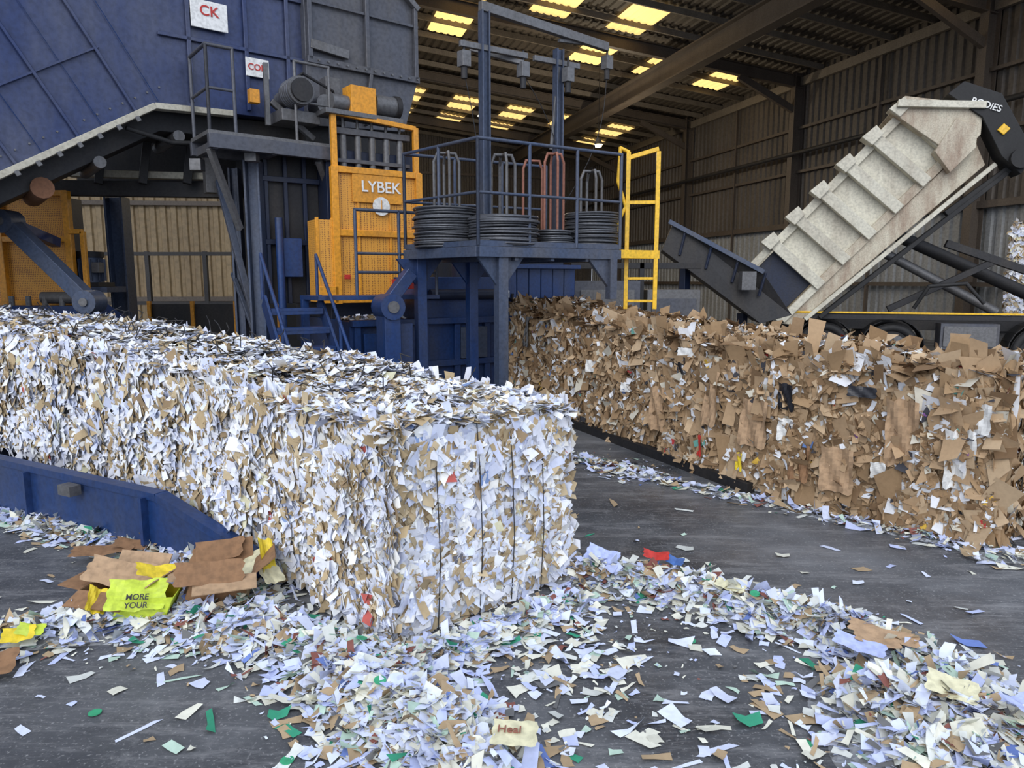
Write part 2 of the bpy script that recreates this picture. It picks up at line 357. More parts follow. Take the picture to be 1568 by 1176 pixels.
addfaces(brown,[('L',5600,1.3),('T',4600,1.2),('F',800,1),('R',500,1)],PB,.06,.20,.025,.08,1.6,'cardboard_pieces',CARD,E,.32,.3,.5)
addfaces(brown,[('L',2600,1.3),('T',3000,1.2),('F',300,1)],PB2,.04,.12,.02,.065,.5,'small_pieces',CARD,E,.33,.25,.8,(.01,.045))
mb=MB()
for u in(.25,.5,.75): fw(brown,u,mb)
mb.build('tie_wires',E)

# stacked white bales behind the truck
E=empty('stacked_white_paper_bales'); stack=Row([((11.35,16.4),(12.7,16.5),0,3.1),((12.15,17.5),(13.2,17.6),0,3.1)],12)
stack.core('packed_core',COREW,E); addfaces(stack,[('F',1500,1),('L',1000,1),('T',300,1)],PW,.08,.2,.04,.1,.5,'paper_pieces',FLAKE,E,.25,.25,.8)

# ---------------------------------------------------------------- bale guide tracks
mb=MB()
d=V(-2.73,1.45,0).normalized(); p0=V(-1.5,4.06,0)
mb.prism([p0,p0+d*.9,p0+d*8,p0+d*8+Z*.45,p0+d*.9+Z*.40,p0+Z*.14],V(-.016,-.03,0),BLUE)
mb.beam(p0+d*.9+Z*.41,p0+d*8+Z*.46,.09,.05,BLUE); mb.beam(p0+Z*.15,p0+d*.9+Z*.41,.09,.05,BLUE)
for i in range(7): 
    q=p0+d*(1+i*1.35); mb.beam(q+V(-.03,-.05,0),q+V(-.03,-.05,.4),.05,.03,BLUE,up=d)
mb.box(p0+d*1.75+V(-.04,-.09,.36),(.14,.08,.07),STEEL,(d,V(d.y,-d.x,0),Z))
mb.prism([V(-2.3,4.9,0),V(-4.6,6.35,0),V(-8.6,8.85,0),V(-8.0,9.5,0),V(-3.9,6.9,0),V(-1.7,5.4,0)],V(0,0,.12),DKBLUE)
mb.build('white_bale_guide_track')
mb=MB()
mb.prism([V(2.0,5.85,0),V(.75,8.6,0),V(-.1,9.85,0),V(-.02,9.9,0),V(.83,8.65,0),V(2.08,5.9,0)],V(0,0,.09),DARK)
mb.build('cardboard_bale_guide_track')

# ---------------------------------------------------------------- inclined conveyor + hopper
E=empty('inclined_feed_conveyor')
p=V(.783,.622,0); q=V(-.622,.783,0); Q=V(-4.35,9.0,0)
def C(s,z,o=0): return Q+p*s+q*o+Z*z
mb=MB()
poly=[C(-3.6,1.78),C(0,3.92),C(2.0,3.96),C(2.0,6.4),C(-.4,6.4),C(-3.6,4.5)]
mb.prism(poly,q*1.35,NAVY)
sl=V(p.x*.86,p.y*.86,.51).normalized(); sn=V(-p.x*.51,-p.y*.51,.86).normalized()
nq=-q
for k in range(6):
    s0=-3.3+k*.62; b0=C(s0,3.92+s0*.594)+nq*.03
    mb.beam(b0,b0+sn*2.35,.035,.05,NAVY,up=nq)
    mb.beam(b0+sl*.3,b0+sl*.3+sn*2.3,.008,.012,BLUE,up=nq)
for h in(.75,1.6): 
    a0=C(-3.6,1.78)+sn*h+nq*.03; mb.beam(a0,a0+sl*4.0,.025,.035,NAVY,up=nq)
for s0 in(.45,1.15,1.7): mb.beam(C(s0,4.0,-.03),C(s0,6.4,-.03),.05,.04,NAVY,up=nq)
for z0 in(4.75,5.5): mb.beam(C(.1,z0,-.03),C(2.0,z0,-.03),.04,.045,NAVY)
for k in range(26):
    b0=C(-3.3,1.98)+sn*.12+sl*k*.16; mb.tube(b0,b0+nq*.02,.012,STEEL,6)
mb.beam(C(-3.6,1.74,-.06),C(0,3.88,-.06),.14,.07,CREAM); mb.beam(C(0,3.88,-.06),C(.95,3.92,-.06),.14,.07,CREAM)
mb.beam(C(-3.6,1.74,1.4),C(0,3.88,1.4),.14,.07,CREAM)
for k in range(16):
    b0=C(-3.3,1.86,-.14)+sl*k*.24; mb.box(b0,(.05,.03,.06),STEEL,(sl,q,sn))
mb.beam((-6.05,10.0,3.25),(-4.0,10.15,3.22),.16,.09,CREAM)
mb.beam((-6.6,9.9,3.05),(-3.6,10.3,3.05),.16,.2,DARK)
for x in(-5.6,-5.0,-4.4): mb.beam((x,9.9,3.1),(x+.1,10.0,3.95),.1,.1,DARK)
mb.prism([C(-3.4,1.6,.2),C(.1,3.65,.2),C(2,3.7,.2),C(2,3.95,.2),C(0,3.9,.2),C(-3.4,1.85,.2)],q*.95,DARK)
mb.prism([(-6.3,10.6,3.1),(-3.6,10.9,3.1),(-3.6,10.9,4.4),(-6.3,10.6,4.1)],(0,.1,0),DARK)
mb.tube(C(-1.2,2.85,.1),C(-1.2,2.85,1.25),.12,RUST,14)
for s0 in (-2.4,-1.8,-.6,0.3,.9): mb.tube(C(s0,min(3.6,3.55+s0*.594),.1),C(s0,min(3.6,3.55+s0*.594),1.25),.07,STEEL,12)
mb.pipe([C(-.3,3.6,.0),C(.2,3.5,.05),C(.9,3.55,0),C(1.4,3.3,0),C(1.3,2.9,.1)],.03,BLACK)
c=C(.70,5.06,-.065); mb.box(c,(.44,.02,.33),WHITE,(p,q,Z)); 
c2=C(1.27,4.54,-.065); mb.box(c2,(.30,.02,.23),WHITE,(p,q,Z))
mb.build('enclosure',E,.006)
text('sign_lettering','CK',C(.70,5.10,-.08),.17,p,Z,RED,E)
text('small_sign_lettering','CON',C(1.27,4.54,-.08),.11,p,Z,RED,E)
mb=MB()
mb.ibeam((-5.75,10.6,0),(-5.75,10.6,3.0),.24,.26,BLGREY,up=(1,0,0))
mb.ibeam((-3.28,9.3,0),(-3.28,9.3,3.3),.2,.2,BLGREY,up=(1,0,0))
mb.ibeam((-3.75,9.9,0),(-3.75,9.9,3.3),.14,.14,BLGREY,up=(1,0,0))
mb.beam((-3.85,9.6,3.1),(-3.3,9.35,.9),.08,.08,BLGREY); mb.beam((-3.85,9.9,1.9),(-3.35,9.35,1.0),.05,.05,BLGREY)
mb.beam((-4.0,9.7,2.95),(-4.0,9.7,3.6),.2,.14,STEEL); mb.beam((-5.6,10.55,1.3),(-6.4,10.6,1.3),.1,.1,BLGREY)
mb.beam((-3.28,9.3,.06),(-3.28,9.3,0),.4,.4,BLGREY)
mb.box((-5.95,10.1,1.68),(.75,.5,.08),BLGREY); mb.beam((-6.2,10.1,0),(-6.2,10.1,1.65),.1,.1,BLGREY)
mb.build('support_legs',E,.004)
mb=MB()
mb.tube((-5.9,10.05,1.78),(-5.9,10.05,2.12),.17,BLGREY,20); mb.tube((-5.9,10.05,2.12),(-5.9,10.05,2.2),.19,DARK,20)
for k in range(14):
    t=k*math.pi/7; mb.box((-5.9+.18*math.cos(t),10.05+.18*math.sin(t),1.95),(.04,.012,.3),BLGREY,(V(math.cos(t),math.sin(t),0),V(-math.sin(t),math.cos(t),0),Z))
mb.box((-5.9,10.05,1.75),(.45,.4,.06),DARK); mb.box((-5.7,9.9,1.98),(.1,.14,.14),STEEL)
mb.build('drive_motor',E,.004)

# service walkway
E2=empty('conveyor_service_platform'); mb=MB()
mb.box((-3.15,9.35,3.52),(1.55,.75,.05),STEEL,(p,q,Z)); 
for o in(-.37,.37): mb.beam(V(-3.15,9.35,3.42)+q*o-p*.78,V(-3.15,9.35,3.42)+q*o+p*.78,.08,.16,GREYBL)
for s0 in(-.7,0,.7): mb.beam(V(-3.15,9.35,3.38)+p*s0-q*.37,V(-3.15,9.35,3.38)+p*s0+q*.37,.06,.1,GREYBL)
def rail(mb,pts,h,m,r=.022,mid=True,posts=None):
    for a in pts: mb.tube(a,Vector(a)+Z*h,r,m,8)
    mb.pipe([Vector(a)+Z*h for a in pts],r,m)
    if mid: mb.pipe([Vector(a)+Z*h*.5 for a in pts],r*.85,m)
ce=V(-3.15,9.35,3.54)
rail(mb,[ce-p*.75-q*.35,ce-p*.75+q*.3],.95,GREYBL,.022); rail(mb,[ce-p*.75-q*.35,ce-p*.45-q*.35],.95,GREYBL,.022)
rail(mb,[ce+p*.3-q*.35,ce+p*.75-q*.35],.95,STEEL,.02)
mb.box((-3.9,9.1,3.22),(.14,.14,.14),STEEL); mb.box((-3.2,9.05,3.3),(.14,.14,.1),STEEL)
mb.beam(ce-p*.75-q*.3-Z*.2,ce-p*.35-Z*1.1,.06,.08,STEEL); mb.beam(ce+p*.6-q*.3-Z*.2,ce+p*.9-Z*.6,.08,.1,STEEL)
mb.build('walkway',E2,.003)
mb=MB()
c=ce+p*.35+V(0,0,.6)+nq*.05
mb.tube(c-q*.05,c-q*.38,.17,STEEL,20); mb.tube(c-q*.38,c-q*.42,.14,DARK,20); mb.tube(c+q*.3,c-q*.05,.1,STEEL,16)
for k in range(5): mb.torus(c-q*(.1+k*.055),.17,.012,GREYBL,q,20,5)
mb.box(c+p*.05-Z*.28,(.5,.45,.14),STEEL,(p,q,Z)); mb.tube(c+p*.35-Z*.1,c+p*.35-Z*.1-q*.3,.12,STEEL,16)
mb.beam(c-p*.3-Z*.4,c-p*.3+Z*.35,.06,.06,STEEL); mb.beam(c+p*.3-Z*.5,c-p*.25-Z*.1,.07,.07,STEEL)
mb.box(c-p*.5-Z*.1-q*.1,(.12,.1,.16),ORANGE,(p,q,Z)); mb.pipe([c-p*.1+Z*.1,c+p*.1+Z*.25-q*.2,c+p*.5+Z*.1-q*.2,c+p*.7-Z*.4],.018,DARK)
mb.box(c+p*.55+Z*.15,(.2,.2,.3),STEEL,(p,q,Z)); mb.tube(c+p*.62-Z*.3-q*.1,c+p*.62+Z*.05-q*.1,.07,STEEL,12)
mb.build('gear_motor',E2,.004)

# hopper
E3=empty('baler_hopper'); mb=MB()
h0=V(-2.8,10.2,0)
def Hh(t,z,o=0): return h0+p*t+q*o+Z*z
mb.prism([Hh(-.05,3.9,-.1),Hh(1.45,4.0,-.1),Hh(1.69,4.75,-.1),Hh(1.69,5.72,-.1),Hh(.9,6.35,-.1),Hh(-.05,6.35,-.1)],q*1.6,GREYBL)
for t0 in(.0,.85,1.64): mb.beam(Hh(t0,4.75,-.14),Hh(t0,5.75 if t0>1 else 6.3,-.14),.06,.07,GREYBL,up=nq)
mb.beam(Hh(-.05,4.75,-.14),Hh(1.69,4.75,-.14),.07,.09,GREYBL); mb.beam(Hh(-.05,5.5,-.14),Hh(1.69,5.5,-.14),.03,.04,GREYBL)
mb.beam(Hh(1.69,5.74,-.14),Hh(.9,6.36,-.14),.1,.08,STEEL); mb.beam(Hh(.9,4.72,-.14),Hh(.8,4.0,-.14),.05,.06,GREYBL,up=nq)
for k in range(12): mb.tube(Hh(.1+k*.14,4.75,-.2),Hh(.1+k*.14,4.75,-.17),.015,STEEL,6)
mb.beam(Hh(0,4.95,-.16),Hh(.55,4.9,-.16),.06,.12,STEEL)
mb.prism([Hh(-.05,3.3,0),Hh(1.35,3.3,0),Hh(1.4,4.0,0),Hh(-.05,4.0,0)],q*1.2,DARK)
mb.build('hopper_body',E3,.005)
mb=MB()
c=V(-2.0,9.75,4.12); mb.box(c,(.36,.25,.34),ORANGE,(p,q,Z)); mb.tube(c+p*.2,c+p*.5,.13,STEEL,16); mb.tube(c+p*.5,c+p*.57,.15,DARK,16); mb.box(c-Z*.2,(1.1,.35,.06),STEEL,(p,q,Z))
mb.tube(c-p*.4-Z*.05,c-p*.18-Z*.05,.1,STEEL,14)
mb.build('hydraulic_pump_motor',E3,.004)

# ---------------------------------------------------------------- baler
E=empty('paper_baler'); u=V(-.55,.835,0).normalized(); w=V(u.y,-u.x,0)
A0=V(-2.33,9.4,0)
mb=MB()
mb.prism([A0+u*.15+Z*.9,A0+w*1.25+u*.15+Z*.9,A0+w*1.25+u*.15+Z*3.5,A0+u*.15+Z*3.5],u*1.6,DKBLUE)
mb.prism([A0-w*.75+u*.5+Z*1.5,A0+u*.5+Z*1.5,A0+u*.5+Z*3.5,A0-w*.75+u*.5+Z*3.5],u*1.3,DARK)
for k in range(3): mb.beam(A0-w*(.7-k*.25)+u*.46+Z*1.5,A0-w*(.7-k*.25)+u*.46+Z*3.4,.05,.06,DKBLUE,up=u)
for z0 in(2.3,3.1): mb.beam(A0-w*.75+u*.45+Z*z0,A0+u*.45+Z*z0,.05,.07,DKBLUE)
mb.box(A0-w*.45+u*.4+Z*2.1,(.3,.15,.5),BLUE,(w,u,Z)); mb.tube(A0-w*.6+u*.3+Z*1.2,A0-w*.6+u*.3+Z*2.6,.05,BLUE,10)
b0=V(-2.0,8.75,0); f1=V(0,10.0,0); ww=(f1-b0).normalized(); uu=V(-ww.y,ww.x,0)
mb.prism([b0,f1,f1+uu*2.2,b0+uu*2.2],Z*1.3,BLUE)
for k in range(6):
    t=.08+k*.46; mb.beam(b0+ww*t-uu*.04,b0+ww*t-uu*.04+Z*1.3,.08,.08,BLUE,up=uu)
mb.beam(b0-uu*.05+Z*1.28,f1-uu*.05+Z*1.28,.14,.08,BLUE); mb.beam(b0-uu*.05+Z*.72,f1-uu*.05+Z*.72,.08,.08,BLUE)
mb.box(b0+ww*1.7-uu*.08+Z*.98,(.4,.05,.42),BLGREY,(ww,uu,Z)); mb.box(b0+ww*.35-uu*.08+Z*1.0,(.4,.05,.3),BLUE,(ww,uu,Z))
mb.prism([b0+ww*.9+Z*1.3,b0+ww*2.35+Z*1.3,b0+ww*2.35+Z*1.85,b0+ww*.9+Z*1.85],uu*1.2,BLUE)
mb.tube(b0+ww*1.7+uu*.2+Z*1.8,b0+ww*1.7+uu*.2+Z*2.1,.16,DKBLUE,16)
mb.tube(b0+ww*1.05-uu*.1+Z*1.62,b0+ww*2.2-uu*.1+Z*1.62,.07,DKBLUE,14)
mb.box(b0+ww*2.15-uu*.05+Z*1.62,(.22,.1,.1),WHITE,(ww,uu,Z))
hp=V(-1.45,8.35,0); mb.beam(hp,hp+Z*1.55,.26,.2,BLUE,up=w); mb.beam(hp+w*.2,hp+w*.2+Z*1.3,.06,.2,BLUE,up=w)
mb.tube(hp-uu*.16+Z*1.5,hp+uu*.16+Z*1.5,.15,BLUE,18); mb.tube(hp-uu*.18+Z*1.5,hp+uu*.18+Z*1.5,.07,STEEL,14); mb.tube(hp-uu*.15+Z*.85,hp+uu*.15+Z*.85,.09,BLUE,14)
mb.beam(hp+Z*1.55,hp+Z*1.9+w*.3,.14,.14,BLUE)
ex=V(-.05,10.1,0)
for k in range(6): mb.beam(ex+w*(.02+k*.21)+Z*1.55,ex+w*(.02+k*.21)+Z*2.0,.05,.2,BLUE,up=w)
mb.beam(ex+Z*2.0,ex+w*1.2+Z*2.0,.25,.06,BLUE); mb.prism([ex+u*.3+Z*1.6,ex+w*1.2+u*.3+Z*1.6,ex+w*1.2+u*.3+Z*2.4,ex+u*.3+Z*2.4],u*2,DKBLUE)
mb.build('press_body',E,.006)
n=160; t=rng.uniform(.05,.8,n); o_=rng.uniform(0,.6,n)
Pt=np.array([list(b0+ww*float(a)+uu*float(c_)+Z*1.325) for a,c_ in zip(t,o_)])
flake_mesh('paper_on_chamber',Pt,np.tile([[0,0,1.]],(n,1)),rng.uniform(.05,.14,n),rng.uniform(.03,.06,n),pick(n,PW),FLAKE,E,None,1,.35,.25,.2)
mb=MB()
def G(s,z,o=0): return A0+w*s+u*o+Z*z
mb.box(G(.625,2.37),(1.2,.04,1.68),ORMESH,(w,u,Z))
for s0 in(.03,1.22): mb.beam(G(s0,1.5,-.04),G(s0,3.25,-.04),.09,.09,ORANGE)
for z0 in(1.55,2.42,3.22): mb.beam(G(0,z0,-.04),G(1.25,z0,-.04),.06,.08,ORANGE)
mb.beam(G(.35,1.55,-.03),G(.35,3.2,-.03),.03,.03,ORANGE); mb.beam(G(.8,1.55,-.03),G(.8,3.2,-.03),.03,.03,ORANGE)
mb.box(G(.62,3.0,-.05),(.7,.02,.36),ORANGE,(w,u,Z))
for s0,zt in((.05,3.95),(1.2,3.85)): mb.beam(G(s0,3.2,-.02),G(s0,zt,-.02),.07,.07,ORANGE)
mb.beam(G(.05,3.92,-.02),G(1.2,3.84,-.02),.06,.06,ORANGE)
for k in range(5): 
    mb.tube(G(.22+k*.2,3.25,.1),G(.22+k*.2,3.75,.1),.045,STEEL,10); mb.tube(G(.22+k*.2,3.7,.1),G(.22+k*.2,3.95,.1),.02,STEEL,8)
mb.beam(G(.1,3.72,.1),G(1.15,3.72,.1),.12,.08,GREYBL); mb.beam(G(.1,3.35,.1),G(1.15,3.35,.1),.1,.05,GREYBL)
mb.box(G(-.12,2.05,.12),(.22,.35,1.05),ORMESH,(w,u,Z)); mb.beam(G(-.22,1.52,-.05),G(-.22,2.6,-.05),.04,.04,ORANGE); mb.beam(G(-.02,1.52,-.05),G(-.02,2.6,-.05),.04,.04,ORANGE); mb.box(G(-.1,1.62,-.06),(.26,.05,.22),ORANGE,(w,u,Z))
mb.tube(G(.66,2.78,-.075),G(.66,2.78,-.06),.12,WHITE,24); mb.beam(G(.66,2.70,-.08),G(.66,2.86,-.08),.02,.01,ORANGE)
mb.box(G(.15,1.85,-.09),(.08,.02,.06),RED,(w,u,Z))
mb.build('orange_guard',E,.004)
text('guard_lettering','LYBEK',G(.66,3.02,-.075),.2,w,Z,WHITE,E)

# ---------------------------------------------------------------- wire platform
E=empty('wire_coil_platform')
c0=V(-.36,7.7,0);c1=V(1.3,8.72,0); uL=V(-.68,.73,0).normalized(); c2=c0+uL*1.35; c3=c1+uL*1.25; dz=2.18
mb=MB()
mb.prism([c0+Z*(dz-.05),c1+Z*(dz-.05),c3+Z*(dz-.05),c2+Z*(dz-.05)],Z*.05,STEEL)
for a,b_ in((c0,c1),(c0,c2),(c2,c3),(c1,c3)): mb.beam(a+Z*(dz-.07),b_+Z*(dz-.07),.07,.11,BLGREY)
for k in(.25,.5,.75): mb.beam(c0.lerp(c1,k)+Z*(dz-.1),c2.lerp(c3,k)+Z*(dz-.1),.05,.12,BLGREY)
fw_=(c1-c0).normalized()
for P0,m_ in((c0+fw_*.33+uL*.06,BLGREY),(c2-uL*.1+fw_*.12,BLUE),(c2+fw_*.9,BLUE)):
    mb.beam(P0,P0+Z*(dz-.12),.12,.12,m_,up=fw_)
    for sg in(-1,1): mb.prism([P0+Z*(dz-.12),P0+fw_*sg*.3+Z*(dz-.12),P0+Z*(dz-.5)],uL*.03,m_)
    mb.box(P0+Z*.02,(.26,.26,.04),m_)
P0=c1-fw_*.12; mb.prism([P0+Z*(dz-.12),P0-fw_*.35+Z*(dz-.12),P0+Z*(dz-.5)],uL*.04,BLGREY); mb.beam(P0+Z*(dz-.12),P0+Z*(dz-.6),.1,.1,BLGREY,up=fw_)
rail(mb,[c0.lerp(c1,k/3)+Z*dz for k in(0,1,2,3)],1.1,BLGREY,.02)
rail(mb,[c0.lerp(c2,k/2)+Z*dz for k in(0,1,2)],1.1,BLGREY,.02)
rail(mb,[c2.lerp(c3,k/3)+Z*dz for k in(0,1,2,3)],1.1,BLGREY,.02)
for a,b_ in((c0,c1),(c0,c2)): mb.beam(a+Z*(dz+.02),b_+Z*(dz+.02),.012,.06,BLGREY)
mb.build('platform_frame',E,.003)
mb=MB()
g1=V(-.3,8.15,0); g2=V(.55,8.85,0); g3=V(1.18,9.3,0)
for g,t in((g1,4.68),(g2,4.5)): mb.ibeam(g+Z*dz,g+Z*t,.1,.1,BLGREY,up=w,t=.015)
mb.beam(g1-fw_*.05+Z*4.72,g3+Z*4.66,.07,.1,STEEL); 
mb.beam(g1-uL*-.25+Z*4.35,g1-fw_*-.5+Z*4.22,.05,.05,STEEL)
mb.beam(g1-fw_*.3+Z*4.3,g1+fw_*.55+Z*4.3,.05,.06,STEEL); mb.beam(g2-fw_*.35+Z*4.35,g2+fw_*.3+Z*4.35,.05,.06,STEEL)
for g,zz in((g1-fw_*.25,4.15),(g1+fw_*.5,4.15),(g2+fw_*.05-uL*.1,4.2),(g3,4.48)):
    mb.box(g+Z*zz,(.1,.1,.16),STEEL,(fw_,uL,Z)); mb.tube(g+Z*(zz-.2),g+Z*(zz-.08),.035,DARK,8); mb.tube(g+Z*(zz+.05),g+Z*(zz+.2),.015,DARK,6)
mb.beam(g2+Z*3.35-fw_*.1,g2+Z*4.3+fw_*0,.03,.03,STEEL); mb.beam(g2+Z*4.6,g3+fw_*-.2+Z*4.66,.04,.04,STEEL)
for (a,b_,sag) in ((g3+Z*4.4,g2+Z*2.6,.3),(g1+fw_*.5+Z*4.1,g2+Z*2.9,.25),(g1-fw_*.25+Z*4.0,g1-fw_*.1+Z*2.6,.1)):
    mb.pipe([a.lerp(b_,k/8)+fw_*sag*math.sin(k/8*math.pi)*.7 for k in range(9)],.006,DARK,5)
mb.build('wire_guide_gantry',E,.003)
def coil(c,R,h,seed):
    r_=random.Random(seed); m=MB(); n=int(h/.026)
    for i in range(n):
        for j in range(3):
            m.torus(Vector(c)+V(r_.uniform(-.012,.012),r_.uniform(-.012,.012),.014+i*.026+r_.uniform(-.004,.004)),R-j*.03+r_.uniform(-.016,.012),.013,WIRE,(r_.uniform(-.025,.025),r_.uniform(-.025,.025),1),32,6)
    m.tube(Vector(c),Vector(c)+Z*h*.9,R-.09,DARK,24)
    return m
mb=MB()
for i,(x,y,R,h) in enumerate(((-.76,8.52,.39,.46),(-.1,8.28,.39,.36),(.50,8.68,.22,.21),(.98,9.02,.34,.46))):
    m=coil((x,y,dz),R,h,i)
    off=len(mb.v); mb.v+=m.v
    idm=[mb.idx(mm) for mm in m.mats]
    for f,mi,sm in zip(m.f,m.mi,m.sm): mb.f.append([off+k for k in f]); mb.mi.append(idm[mi]); mb.sm.append(sm)
mb.build('wire_coils',E)
mb=MB()
def hoop(x,y,R,h,mat,n=4,r=.014):
    for k in range(n):
        t=math.pi*k/n+.3; d=V(math.cos(t),math.sin(t),0)*R; c=V(x,y,dz)
        pts=[c+d,c+d+Z*(h-.1),c+d*.7+Z*h,c-d*.7+Z*h,c-d+Z*(h-.1),c-d]; mb.pipe(pts,r,mat,7)
hoop(-.76,8.52,.15,1.08,STEEL,2,.018); hoop(-.1,8.28,.14,1.02,STEEL,2,.018); hoop(.50,8.68,.12,1.1,PINK,2,.016); hoop(.25,8.85,.12,1.05,PINK,1,.016); hoop(.98,9.02,.14,.95,STEEL,2,.018)
mb.build('coil_spindles',E)
E2=empty('yellow_access_ladder'); mb=MB()
l0=V(1.42,8.95,0); ld=V(.5,-.05,0).normalized(); 
for sgn in(0,1):
    a=l0+ld*.36*sgn
    mb.beam(a+Z*1.45,a+Z*3.35,.05,.05,YELLOW,up=ld); 
mb.beam(l0+Z*3.28,l0+ld*.36+Z*3.38,.05,.05,YELLOW)
mb.pipe([l0-ld*.1+Z*dz,l0-ld*.12+Z*2.5,l0-ld*.02+Z*2.7,l0-ld*.12+Z*3.0,l0-ld*.1+Z*3.4,l0+Z*3.35],.022,YELLOW)
for k in range(2): mb.beam(l0+Z*(1.55+k*.28),l0+ld*.36+Z*(1.55+k*.28),.03,.03,YELLOW)
mb.beam(l0+Z*2.75,l0+ld*.36+Z*2.75,.04,.04,YELLOW)
mb.box(l0+ld*.12+Z*(dz-.06),(.56,.1,.1),YELLOW); mb.beam(c1+Z*(dz-.06),l0+Z*(dz-.06)+ld*.3,.06,.1,YELLOW)
mb.build('ladder_frame',E2,.003)

# ---------------------------------------------------------------- landing + stairs
E=empty('baler_access_stairs'); mb=MB()
for i in range(7):
    c=V(-1.85,7.25,0)+u*(i*.2)+Z*(.21*(i+1)); mb.box(c,(.6,.22,.035),BLUE,(w,u,Z)); mb.box(c+u*-.1-Z*.02,(.6,.015,.07),BLUE,(w,u,Z))
for sg in(-.32,.32):
    a=V(-1.85,7.25,0)+w*sg; mb.beam(a-u*.15,a+u*1.3+Z*1.58,.03,.18,BLUE)
    mb.pipe([a-u*.1,a-u*.1+Z*.6,a+u*1.35+Z*2.1,a+u*1.35+Z*1.6],.02,BLUE)
    mb.tube(a+u*.6+Z*.75,a+u*.6+Z*1.35,.02,BLUE,8)
q0=V(-2.1,8.4,0)
mb.box(q0+w*.55+u*.2+Z*1.6,(1.55,.7,.05),BLUE,(w,u,Z))
for s0 in(-.2,1.3): mb.beam(q0+w*s0+u*.45,q0+w*s0+u*.45+Z*1.58,.08,.08,BLUE)
rail(mb,[q0+w*(.25)-u*.12+Z*1.62,q0+w*.8-u*.12+Z*1.62,q0+w*1.3-u*.12+Z*1.62],1.0,BLGREY,.02)
mb.pipe([q0+w*.25-u*.12+Z*1.9,q0+w*1.3-u*.12+Z*1.9],.018,BLGREY)
mb.box(q0+w*1.0+u*.1+Z*1.76,(.34,.2,.12),RED,(w,u,Z))
mb.build('staircase',E,.003)

# ---------------------------------------------------------------- second baler at left
E=empty('orange_guarded_baler'); mb=MB()
o0=V(-7.4,9.65,0)
mb.box(o0+V(.55,.1,2.2),(1.85,.06,1.5),ORMESH); 
for x in(-.35,.55,1.47): mb.beam(o0+V(x,.04,1.4),o0+V(x,.04,2.98),.09,.09,ORANGE,up=(1,0,0))
for z in(1.5,2.35,2.95): mb.beam(o0+V(-.4,.03,z),o0+V(1.5,.03,z),.06,.07,ORANGE)
mb.box(o0+V(.2,.5,1.5),(2.0,.7,2.9),DKBLUE)
mb.beam(o0+V(1.5,0,1.5),o0+V(1.68,0,1.5),.05,.06,ORANGE);mb.beam(o0+V(1.68,0,1.0),o0+V(1.68,0,2.45),.06,.06,ORANGE,up=(1,0,0)); mb.beam(o0+V(1.5,0,2.45),o0+V(1.68,0,2.45),.06,.06,ORANGE)
mb.box(o0+V(.9,-.15,.75),(2.0,.4,1.45),BLUE); mb.box(o0+V(1.0,-.38,1.35),(1.7,.06,.16),BLUE)
for k in range(6): mb.tube(o0+V(.6+k*.22,-.25,1.47),o0+V(.6+k*.22,-.25,1.6),.035,STEEL,8)
mb.tube(o0+V(1.2,-.2,1.58),o0+V(1.7,-.2,1.58),.08,STEEL,12)
a=V(-6.05,8.7,2.5);b_=V(-5.05,8.55,1.55)
mb.beam(a,b_,.16,.18,BLGREY); 
for c in(a,b_): mb.tube(c+V(0,-.13,0),c+V(0,.13,0),.14,BLGREY,20); mb.tube(c+V(0,-.15,0),c+V(0,.15,0),.05,STEEL,12)
mb.beam(b_,V(-5.05,9.3,1.2),.14,.16,BLUE); mb.beam(a,V(-6.05,9.6,2.3),.12,.12,BLUE)
mb.build('press_body',E,.005)
mb=MB()
for k in range(6): mb.beam((-9.5+k*1.3,16.2,0),(-9.5+k*1.3,16.2,2.45),.09,.09,DARK,up=(1,0,0))
for z in(1.3,2.4): mb.beam((-9.7,16.2,z),(-2.9,16.2,z),.08,.08,DARK)
mb.build('pipe_barrier')
mb=MB()
for k in range(5):
    x=-6.3+k*.75; mb.beam((x,12.4,0),(x,12.4,1.45),.06,.06,ORANGE,up=(1,0,0)); mb.box((x+.37,12.42,.75),(.7,.02,1.3),DARK)
mb.build('safety_fence')

# ---------------------------------------------------------------- conveyor behind & cabinets
mb=MB()
mb.prism([V(2.7,13,2.35),V(2.9,13,2.85),V(4.4,12.6,1.95),V(4.95,12.6,1.2),V(4.4,12.6,1.05)],V(.2,1.1,0),DARK)
mb.beam((2.8,12.95,2.85),(4.4,12.55,1.95),.06,.08,BLGREY); 
for k in range(4): mb.beam((3.0+k*.45,12.92-k*.1,2.25-k*.24),(3.1+k*.45,12.9-k*.1,2.72-k*.26),.04,.04,DKBLUE)
mb.beam((3.2,13.3,0),(3.2,13.3,2.1),.14,.14,DKBLUE); mb.beam((4.3,13.3,0),(4.3,13.3,1.2),.14,.14,DKBLUE); mb.box((4.1,12.5,1.8),(.25,.2,.32),STEEL)
mb.build('infeed_conveyor',None,.005)
mb=MB()
mb.box((1.6,12.3,.95),(1.1,.6,1.7),GREYBL); mb.box((2.75,12.5,.85),(.9,.7,1.6),STEEL); mb.box((1.6,11.97,1.0),(.9,.04,1.3),STEEL); mb.box((2.75,12.12,.95),(.75,.04,1.1),GREYBL)
mb.tube((1.25,11.93,1.4),(1.25,11.97,1.4),.04,RED,10); mb.beam((2.2,12.2,0),(2.2,12.2,2.1),.08,.08,DARK,up=(1,0,0)); mb.beam((1.0,12.2,2.05),(3.2,12.2,2.05),.08,.1,DARK)
mb.build('control_cabinet',None,.005)

